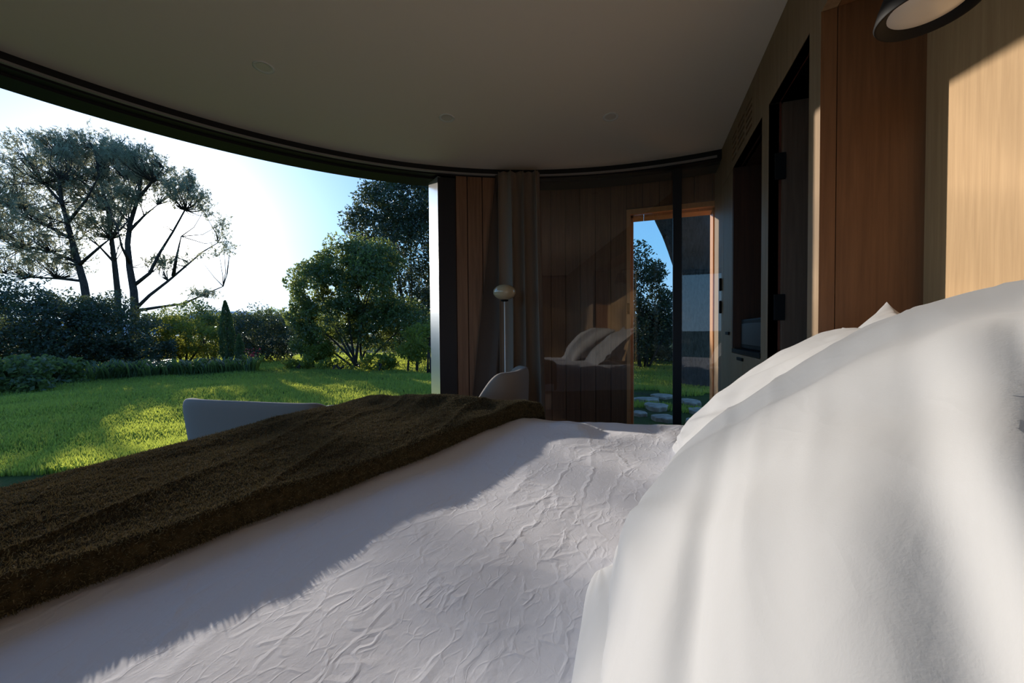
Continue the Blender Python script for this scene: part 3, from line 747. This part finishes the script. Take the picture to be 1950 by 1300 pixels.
# foliage generators ----------------------------------------------------
def leafcloud(P, size, elong=2.2, dirs=None, up=.0):
    n = len(P); d = RNG.normal(0, 1, (n, 3)) if dirs is None else dirs+RNG.normal(0, .45, (n, 3))
    d[:, 2] += up; d /= np.linalg.norm(d, axis=1, keepdims=True)
    s_ = np.cross(d, RNG.normal(0, 1, (n, 3))); s_ /= np.linalg.norm(s_, axis=1, keepdims=True)
    L = size*RNG.uniform(.6, 1.3, (n, 1)); W = L/elong
    V = np.stack([P-d*L*.5, P+s_*W*.5, P+d*L*.5, P-s_*W*.5], 1).reshape(-1, 3)
    return V, np.arange(n*4).reshape(-1, 4)
def blob_points(c, rad, n, shell=.45, rough=.28, seed=0):
    d = RNG.normal(0, 1, (n, 3)); d /= np.linalg.norm(d, axis=1, keepdims=True)
    k = 1+rough*fbm(d[:, 0]*2.2+seed, d[:, 1]*2.2, d[:, 2]*2.2+seed, 3)
    r_ = (1-shell*RNG.random(n)**1.5)*k
    P = np.array(c)+d*np.array(rad)*r_[:, None]
    # clump
    P += .05*np.array(rad).mean()*np.stack([vn(P[:, 0]*4, P[:, 1]*4, P[:, 2]*4+i*9) for i in range(3)], -1)
    return P
def holes(P, sc_, thr_):
    return P[vn(P[:, 0]*sc_, P[:, 1]*sc_, P[:, 2]*sc_) > thr_]
def foliage_obj(name, P, size, m, parent, elong=2.2, up=0.0, gz=GZ):
    P = P[P[:, 2] > gz+.02]; V, F = leafcloud(P, size, elong, up=up)
    return tag(new_obj(name, np_mesh(name, V, F), m, parent), kind='stuff')
def localise(root, *objs):
    for o in objs: o.matrix_parent_inverse = Matrix.Translation(root.location).inverted()
def bush(name, label, cat, px, py_base, dist, blobs, n, size, m, group=None, elong=2.2, up=0.0, thr_=-.35, stems=5, hs=2.4):
    """blobs: (px, py, rx, rz) in metres around image points at the given distance"""
    b = at(px, py_base, dist); root = empty(name, (b[0], b[1], GZ), label, cat, group)
    vol = sum(rx*rz for _, _, rx, rz in blobs); Ps = []
    for i, (bx, by, rx, rz) in enumerate(blobs):
        c = at(bx, by, dist+RNG.uniform(-.4, .4)*rx)
        Ps.append(blob_points(c, (rx, rx*.9, rz), int(n*rx*rz/vol), seed=i*3+px))
    P = np.vstack(Ps); P = holes(P, hs, thr_)
    f = foliage_obj('foliage', P, size, m, root, elong, up)
    tk = MB(); 
    for i in range(stems):
        bb = blobs[i % len(blobs)]; c = at(bb[0], bb[1], dist)
        a = RNG.uniform(0, 6.28); p0 = Vector((b[0]+.15*math.cos(a), b[1]+.15*math.sin(a), GZ-.05)); p1 = Vector(c)
        md = p0.lerp(p1, .5)+Vector((RNG.uniform(-.1, .1), RNG.uniform(-.1, .1), .1))
        tk.tube([p0, md, p1], [.045*dist/14, .03*dist/14, .012], 6)
    s_ = tag(tk.build('stems', m_bark, root, True), kind='stuff')
    localise(root, f, s_)
    return root

SUNO = np.array([-.1, .7, 1.4]); SD = np.array(SUN_DIR)
def off_sun(P, rad_):
    ok = np.ones(len(P), bool)
    for o_, k_ in ((SUNO, 1.0), (np.array([.8, 1.25, 1.5]), .95)):
        q_ = P-o_; al = q_@SD; pr = q_-al[:, None]*SD; ok &= np.linalg.norm(pr, axis=1) > k_*rad_*(.75+.6*RNG.random(len(P)))
    return ok

# umbrella pines: trunk paths drawn as tapering limbs, tufts of needles on the twigs
def pine(label, dist, trunk, limbs, crown, ntuft, rad0, sun_gap=1.35):
    ntuft = int(ntuft*1.75)
    b = at(*trunk[0], dist); root = empty('pine_tree', (b[0], b[1], GZ), label, 'tree', 'pines in front of the sun')
    tw = [Vector((b[0], b[1], GZ-.1))]+[Vector(at(x, y, dist+RNG.uniform(-.3, .3))) for x, y in trunk]
    t_ = MB(); t_.tube(tw, list(np.linspace(rad0, rad0*.28, len(tw))), 9); to = t_.build('trunk', m_bark, root, True)
    nodes = list(tw[2:]); lo = []
    for lb in limbs:
        dd = RNG.uniform(-2.2, 2.2); pts_ = []
        for k, (x, y) in enumerate(lb): pts_.append(Vector(at(x, y, dist+dd*k/len(lb))))
        l_ = MB(); l_.tube(pts_, list(np.linspace(rad0*.42, rad0*.10, len(pts_))), 6); lo.append(l_.build('limb', m_bark, root, True)); nodes += pts_
    # crown: blobs given as (px, py, rx, rz); tufts hang on thin twigs toward the nearest node
    cen = []
    vol = sum(c[2]*c[3] for c in crown)
    for i, (x, y, rx, rz) in enumerate(crown):
        c = at(x, y, dist+RNG.uniform(-1, 1)); k = int(ntuft*rx*rz/vol)
        d = RNG.normal(0, 1, (k, 3)); d /= np.linalg.norm(d, axis=1, keepdims=True)
        cen.append(c+d*np.array([rx, rx, rz])*(RNG.random((k, 1))**.42)*(1+.25*vn(d[:, 0]*3+i, d[:, 1]*3, d[:, 2]*3)[:, None]))
    cen = np.vstack(cen); cen = holes(cen, 2.6, -.12); cen = cen[off_sun(cen, sun_gap)]
    NA = np.array([tuple(p) for p in nodes])
    tm = MB()
    for c in cen[::4]:
        k = np.argmin(np.linalg.norm(NA-c-np.array([0, 0, -.6]), axis=1)); p0 = Vector(NA[k]); p1 = Vector(c)
        if (p1-p0).length > 2.4: continue
        m_ = p0.lerp(p1, .5)+Vector((RNG.uniform(-.2, .2), RNG.uniform(-.2, .2), -.12*(p1-p0).length))
        tm.tube([p0, m_, p1], [.026, .016, .008], 4, cap=False)
    tws = tag(tm.build('twigs', m_bark, root), kind='stuff')
    per = 15; n = len(cen)*per
    C_ = np.repeat(cen, per, 0); tdir = RNG.normal(0, 1, (len(cen), 3)); tdir[:, 2] = np.abs(tdir[:, 2])*1.0+.5; tdir /= np.linalg.norm(tdir, axis=1, keepdims=True)
    al = RNG.random(n)[:, None]; P = C_+np.repeat(tdir, per, 0)*(al-.3)*.46+RNG.normal(0, .03, (n, 3))
    dirs = np.repeat(tdir, per, 0)*.8+RNG.normal(0, .5, (n, 3))
    V, F = leafcloud(P, .19, 5.5, dirs=dirs)
    fo = tag(new_obj('needles', np_mesh('needles', V, F), m_needle, root), kind='stuff')
    localise(root, to, tws, fo, *lo)
    return root
pine('left pine tree leaning up beside the big window edge', 20,
     [(168, 590), (160, 540), (143, 480), (130, 430), (118, 385), (112, 340)],
     [[(150, 500), (100, 480), (50, 470), (10, 450)], [(137, 455), (90, 430), (40, 395), (-10, 380)], [(128, 425), (165, 380), (190, 330)], [(120, 390), (85, 350), (50, 300)], [(158, 535), (110, 530), (60, 528), (10, 520)], [(150, 505), (190, 470), (215, 450)]],
     [(30, 370, 2.8, 1.7), (70, 300, 2.0, 1.2), (0, 330, 1.6, 1.0), (80, 400, 2.0, 1.3), (60, 440, 2.4, 1.3), (120, 330, 1.7, 1.2), (20, 500, 2.3, .8), (-40, 420, 2.2, 2.2), (100, 480, 1.5, .8), (120, 500, 1.5, .6)], 2300, .2)
pine('middle slim pine with the rounded tallest crown', 21.5,
     [(225, 600), (224, 555), (218, 500), (212, 450), (205, 400), (190, 340), (180, 280)],
     [[(218, 500), (190, 470), (160, 445)], [(212, 455), (240, 400), (262, 350)], [(200, 385), (150, 340), (110, 290)], [(188, 330), (215, 290), (240, 262)], [(205, 400), (240, 340), (255, 300)]],
     [(180, 290, 1.7, 1.3), (130, 290, 1.5, .9), (225, 330, 1.5, 1.2), (170, 360, 1.9, 1.2), (215, 290, 1.0, .8), (90, 270, .9, .5), (250, 310, 1.0, .8), (200, 420, 1.5, 1.0)], 2100, .17)
pine('right pine whose long limbs spread in front of the sun', 20.5,
     [(258, 625), (257, 590), (255, 555), (247, 510), (243, 465), (248, 425), (262, 380), (270, 330)],
     [[(256, 590), (285, 562), (320, 535), (352, 508), (385, 480), (415, 462)], [(253, 545), (285, 520), (305, 480), (330, 440), (352, 400), (360, 365)], [(247, 500), (232, 470), (225, 440)],
      [(256, 592), (300, 585), (350, 578), (390, 560), (425, 545)], [(330, 525), (336, 490), (345, 450)], [(262, 380), (290, 345), (312, 320)], [(246, 440), (275, 410), (300, 390)]],
     [(290, 335, 1.5, .9), (358, 375, 1.1, 1.1), (385, 430, 1.4, .9), (355, 345, .5, .6), (405, 470, 1.1, .5), (350, 420, 1.1, .8), (330, 410, 1.2, .7), (265, 300, 1.1, .7), (345, 480, 1.0, .5), (240, 380, 1.0, .8), (390, 560, .8, .2), (315, 500, .9, .5)], 2100, .22)

# dark mixed shrubs on the left
bush('large_shrub', 'large dark evergreen shrub mass below the left pine', 'shrub', 80, 740, 13, [(-30, 630, 1.6, 1.5), (40, 610, 1.5, 1.3), (110, 625, 1.4, 1.2), (60, 670, 1.6, .9), (150, 660, 1.1, .9)], 40000, .11, m_leaf_dark, 'dark garden shrubs', hs=1.8)
bush('large_shrub', 'dark evergreen shrub under the spreading right pine', 'shrub', 240, 730, 13.5, [(200, 630, 1.1, 1.2), (250, 650, 1.1, 1.0), (285, 670, .8, .8), (170, 600, .9, .7)], 26000, .10, m_leaf_dark, 'dark garden shrubs', hs=1.8)
bush('flowering_shrub', 'pale backlit shrub between the pine trunk and the cypress', 'shrub', 345, 700, 15.5, [(310, 625, .8, .7), (350, 640, 1.0, .7), (385, 650, .8, .6), (330, 665, 1.0, .5)], 15000, .10, m_leaf_bright, 'backlit shrubs by the flower bed', hs=2.5, thr_=-.2)
bush('flowering_shrub', 'loose olive green shrub left of the little cypress', 'shrub', 400, 700, 17, [(395, 625, .9, .8), (370, 600, 1.0, .6), (415, 660, .7, .6)], 10000, .11, m_leaf_mid, 'backlit shrubs by the flower bed', thr_=-.2)
bush('round_shrub', 'dark rounded shrub between the cypress and the tall laurel', 'shrub', 500, 690, 17.5, [(500, 640, 1.3, 1.25), (460, 635, .9, 1.0), (535, 650, .9, 1.0)], 20000, .10, m_leaf_dark, 'dark garden shrubs')
# distant tree line
for i, (px, wd, hh) in enumerate([(-60, 5, 2.2), (330, 3.2, 1.0), (385, 3.0, .8), (440, 3.2, 1.2), (520, 4.2, 1.6), (610, 4, 1.8), (800, 5, 3)]):
    bush('distant_tree', ['distant tree at the far left behind the pines', 'low distant tree left below the hills', 'low distant tree right below the hills', 'distant tree behind the little cypress', 'distant tree behind the dark rounded shrub', 'distant tree behind the tall laurel', 'distant tree hidden behind the dark oak'][i], 'tree', px, 640, 42, [(px, 625-hh*6, wd*.6, hh), (px+22, 628-hh*4, wd*.5, hh*.8)], 5000, .3, m_leaf_mid, 'distant trees', thr_=-.5, stems=2)

# little cypress pair
def cypress(label, px, ptop, pbase, dist, wpx):
    b = at(px, pbase, dist); h = (pbase-ptop)/FPX*dist; b[2] = max(b[2], GZ)
    root = empty('cypress', (b[0], b[1], GZ), label, 'cypress', 'little cypresses')
    n = 5500; t = RNG.random(n); a = RNG.uniform(0, 2*math.pi, n)
    r_ = wpx/FPX*dist*.5*np.sin(np.clip(t*.93+.07, 0, 1)*math.pi)**.6*(1-.35*t)*(1+.2*vn(a*2, t*12, 1))
    P = np.stack([b[0]+r_*np.cos(a)-.25*t*h*.12, b[1]+r_*np.sin(a), b[2]-.1+t*(h+.1)], -1)
    f = foliage_obj('foliage', P, .10, m_leaf_mid, root, 3.2, up=2.0)
    s_ = MB().tube([(b[0], b[1], GZ-.05), (b[0], b[1], b[2]+h*.8)], [.05, .015], 6).build('trunk', m_bark, root)
    localise(root, f, s_)
cypress('small dark cypress standing in the flower bed', 434, 573, 685, 15, 27)
cypress('tiny bright cypress beside the small dark cypress', 458, 640, 700, 14.6, 17)

# right side: tall laurel in front of the dark oak
bush('tall_laurel', 'tall loose laurel shrub right of the open lawn', 'shrub', 680, 690, 14.5, [(600, 545, 1.0, 1.0), (650, 520, 1.1, 1.3), (700, 540, 1.2, 1.5), (720, 500, .9, .8), (630, 610, 1.3, 1.1), (720, 620, 1.3, 1.1), (770, 620, .9, 1.0), (575, 600, .6, .6), (680, 480, .6, .4), (585, 650, .7, .6)], 60000, .125, m_leaf_mid, 'trees at the right end of the window', up=.6, hs=2.0, thr_=-.28, stems=10)
bush('oak_tree', 'tall dark oak filling the right end of the window', 'tree', 790, 680, 18.5, [(720, 400, 1.5, 1.3), (780, 400, 1.9, 1.6), (830, 450, 2.4, 2.4), (780, 500, 2.2, 2.2), (740, 370, 1.2, .8), (800, 600, 2.4, 2.0), (690, 430, 1.0, .9), (870, 360, 2.4, 2.0), (800, 345, 1.5, .7), (900, 520, 2.5, 3)], 85000, .15, m_leaf_dark, 'trees at the right end of the window', hs=1.5, thr_=-.25, stems=8)
for i, (px, py, d, rx, rz, n) in enumerate([(570, 690, 13.6, .45, .30, 2600), (640, 695, 13.2, .55, .30, 3000), (720, 690, 12.8, .6, .35, 3600), (785, 655, 12.6, .6, .6, 5000), (820, 640, 12, .4, .4, 2500), (600, 665, 14, .6, .5, 3500)]):
    bush('low_shrub', ['low bright shrub at the left foot of the tall laurel', 'low bright shrub left of centre below the tall laurel', 'low bright shrub right of centre below the tall laurel', 'bright shrub at the right foot of the tall laurel', 'bright twiggy shrub beside the white window frame', 'bright low growth inside the left skirt of the laurel'][i], 'shrub', px, py+12, d, [(px, py, rx, rz), (px+15, py+5, rx*.7, rz*.7)], n, .10, m_leaf_bright, 'low backlit shrubs under the laurel', up=.5, thr_=-.1, stems=3)

# strap-leaved border plants
def strap_clump(px, py, dist, n, h, m, label, group, name='border_plant', spread=.28, flowers=0):
    b = at(px, py, dist); x0, y0 = b[0], b[1]
    root = empty(name, (x0, y0, GZ), label, 'plant', group)
    a = RNG.uniform(0, 2*math.pi, n); r0_ = spread*np.sqrt(RNG.random(n)); L = h*RNG.uniform(.7, 1.25, n)
    bx, by = x0+r0_*np.cos(a*3.3), y0+r0_*np.sin(a*3.3); dx, dy = np.cos(a), np.sin(a)
    V = []; F = []
    prof = [(0, 0, .6), (.18, .55, 1), (.45, .9, .9), (.85, .85, .05)]
    P = []
    for (o_, z_, w_) in prof:
        for s_ in (-1, 1):
            P.append(np.stack([bx+dx*o_*L-dy*s_*w_*.016, by+dy*o_*L+dx*s_*w_*.016, GZ+z_*L], -1))
    Vt = np.stack(P, 1).reshape(-1, 3); k = np.arange(n)[:, None]*8
    Fq = np.vstack([np.hstack([k+2*i, k+2*i+1, k+2*i+3, k+2*i+2]) for i in range(3)])
    f = tag(new_obj('leaves', np_mesh('leaves', Vt, Fq), m, root), kind='stuff'); obs = [f]
    if flowers:
        Pf = np.stack([x0+RNG.normal(0, .12, flowers), y0+RNG.normal(0, .12, flowers), GZ+h*RNG.uniform(.9, 1.5, flowers)], -1)
        V2, F2 = leafcloud(Pf, .07, 1.3); obs.append(tag(new_obj('flowers', np_mesh('flowers', V2, F2), m_flower, root), kind='stuff'))
    localise(root, *obs)
ORD = 'first second third fourth fifth sixth seventh eighth ninth tenth eleventh twelfth thirteenth fourteenth fifteenth sixteenth last'.split()
for i in range(17):
    px = 178+18*i; d = 10.6+.10*i+(i % 2)*.5
    strap_clump(px, 735, d, 90, .42+.05*math.sin(i*2), m_leaf_mid, ORD[i]+' strap-leaved border plant from the left along the lawn edge', 'strap-leaved plants along the lawn edge')
strap_clump(482, 700, 12.8, 60, .5, m_leaf_bright, 'small plant with red flowers at the end of the border', None, 'flowering_plant', .15, flowers=40)
for i, (px, d) in enumerate([(-20, 8.6), (15, 9.2), (50, 8.8), (90, 9.6), (125, 9.9)]):
    bush('leafy_perennial', ['leafy perennial at the very left of the lawn edge', 'second leafy perennial from the left at the lawn edge', 'middle leafy perennial in the left bed', 'fourth leafy perennial from the left at the lawn edge', 'leafy perennial next to the strap-leaved plants'][i], 'plant', px, 740, d, [(px, 705, .42, .32), (px+8, 735, .42, .25)], 1600, .11, m_leaf_mid, 'leafy perennials in the left bed', elong=1.6, stems=4, thr_=-.4)

# hills
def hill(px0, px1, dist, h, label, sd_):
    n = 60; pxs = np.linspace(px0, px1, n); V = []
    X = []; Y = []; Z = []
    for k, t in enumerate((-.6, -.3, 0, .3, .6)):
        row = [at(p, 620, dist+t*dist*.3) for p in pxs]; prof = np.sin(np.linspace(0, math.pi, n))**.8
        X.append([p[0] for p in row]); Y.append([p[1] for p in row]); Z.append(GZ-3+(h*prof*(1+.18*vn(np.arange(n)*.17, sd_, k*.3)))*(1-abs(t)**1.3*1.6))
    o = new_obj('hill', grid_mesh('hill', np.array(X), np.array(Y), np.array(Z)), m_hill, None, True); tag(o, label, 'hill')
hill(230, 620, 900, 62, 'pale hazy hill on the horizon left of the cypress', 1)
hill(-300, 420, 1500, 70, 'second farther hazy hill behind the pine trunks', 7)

# garden outside the door ----------------------------------------------
STN = [(1240, 1283, 750, 758), (1205, 1260, 757.5, 765), (1228, 1271, 769, 781), (1200, 1234, 783, 790), (1243, 1290, 790, 802), (1298, 1335, 762, 772), (1313, 1358, 776, 790), (1303, 1345, 798, 809)]
SL = ['farthest stepping stone outside the door, left of the mullion', 'long thin stepping stone at the left door jamb', 'middle stepping stone left of the black mullion', 'small stepping stone low at the left door jamb', 'nearest stepping stone left of the black mullion', 'farthest stepping stone right of the black mullion', 'rough stepping stone right of the mullion, middle one', 'nearest stepping stone right of the black mullion']
for i, (a, b, c, d) in enumerate(STN):
    p0, p1 = onz((a+b)/2, d, GZ+.0), onz((a+b)/2, c, GZ+.0); l_, r2 = onz(a, (c+d)/2, GZ), onz(b, (c+d)/2, GZ)
    cx, cy = (p0[0]+p1[0])/2, (p0[1]+p1[1])/2; hx = np.linalg.norm((r2-l_)[:2])/2; hy = np.linalg.norm((p1-p0)[:2])/2; ux = (r2-l_)[:2]/np.linalg.norm((r2-l_)[:2])
    poly = []
    rs = random.Random(i)
    for k in range(14):
        t = 2*math.pi*k/14; q2 = 1+rs.uniform(-.30, .12); X_ = hx*math.cos(t)*q2; Y_ = hy*math.sin(t)*q2
        poly.append((X_*ux[0]-Y_*ux[1], X_*ux[1]+Y_*ux[0]))
    o = MB().prism(poly, -.05, .02+.008*(i % 3)).build('stepping_stone', m_stone, None, bevel=.012, seg=2); o.location = (cx, cy, GZ)
    tag(o, SL[i], 'stone', 'stepping stones outside the door')
# the old oak by the door
tb = onz(1332, 728, GZ)
ot = empty('old_oak', (tb[0], tb[1], GZ), 'thick leaning rough-barked tree trunk outside the door', 'tree')
D0 = float((tb-CAM)@_f)
path = [Vector((tb[0], tb[1], GZ-.1))]+[Vector(at(x, y, D0)) for x, y in [(1331, 700), (1330, 640), (1329, 560), (1322, 500), (1308, 440), (1293, 400), (1270, 340), (1235, 260), (1200, 180)]]
rr_ = [46, 41, 35, 34, 36, 42, 46, 44, 38, 30]
nn_ = 40; V = []; t_ = MB(); 
path2 = []; rad2 = []
for k in range(60):
    s_ = k/59*(len(path)-1); i0 = min(int(s_), len(path)-2); fr = s_-i0
    path2.append(path[i0].lerp(path[i0+1], fr)); rad2.append((rr_[i0]*(1-fr)+rr_[i0+1]*fr)*D0/FPX)
t_.tube(path2, rad2, nn_)
vs = np.array(t_.v); ctr = np.repeat(np.array([tuple(p) for p in path2]), nn_, 0); dv_ = vs-ctr
th_ = np.tile(np.arange(nn_)/nn_*2*math.pi, 60); hz = vs[:, 2]
vs = ctr+dv_*(1+.05*vn(np.cos(th_)*6, np.sin(th_)*6, hz*1.2)+.06*vn(np.cos(th_)*1.5, np.sin(th_)*1.5, hz*.8))[:, None]
t_.v = [tuple(p) for p in vs]
tt = t_.build('trunk', m_bark, ot, True)
l2 = MB().tube([Vector(at(1326, 470, D0)), Vector(at(1345, 400, D0+.3)), Vector(at(1375, 330, D0+.6)), Vector(at(1400, 240, D0+1))], [.26, .2, .16, .1], 12).build('limb', m_bark, ot, True)
Pf = np.vstack([blob_points(at(1385, 400, D0+1), (.65, .6, .9), 2600, seed=1), blob_points(at(1372, 480, D0+1), (.35, .4, .5), 900, seed=4), blob_points(at(1300, 120, D0+1), (3.5, 3, 1.0), 9000, seed=6)])
Pf = holes(Pf, 3.5, .0)
lf2 = foliage_obj('foliage', Pf, .10, m_leaf_dark, ot, 1.8)
localise(ot, tt, l2, lf2)
bush('garden_tree', 'dark leafy tree seen at the left side of the door opening', 'tree', 1225, 680, 13, [(1225, 520, .8, .9), (1215, 560, 1.0, 1.0), (1245, 590, .9, .8), (1200, 600, 1.2, 1.2), (1270, 620, .7, .6)], 22000, .11, m_leaf_dark, 'trees behind the door opening', thr_=-.3)
bush('garden_hedge', 'dark dense hedge closing the view behind the trunk', 'hedge', 1290, 700, 15, [(1220, 640, 1.3, 1.3), (1290, 640, 1.3, 1.3), (1360, 640, 1.4, 1.6), (1430, 620, 1.4, 1.8), (1250, 690, 1.5, .8), (1340, 690, 1.5, .8), (1150, 640, 1.6, 1.6), (1500, 620, 2, 2)], 45000, .12, m_leaf_dark, 'trees behind the door opening', thr_=-.6)
bush('garden_tree', 'conifer-like dark tree right of the trunk', 'tree', 1352, 700, 12, [(1348, 600, .35, .9), (1350, 540, .2, .6), (1350, 650, .45, .7)], 9000, .09, m_leaf_dark, 'trees behind the door opening', elong=3, up=1.0, thr_=-.5)
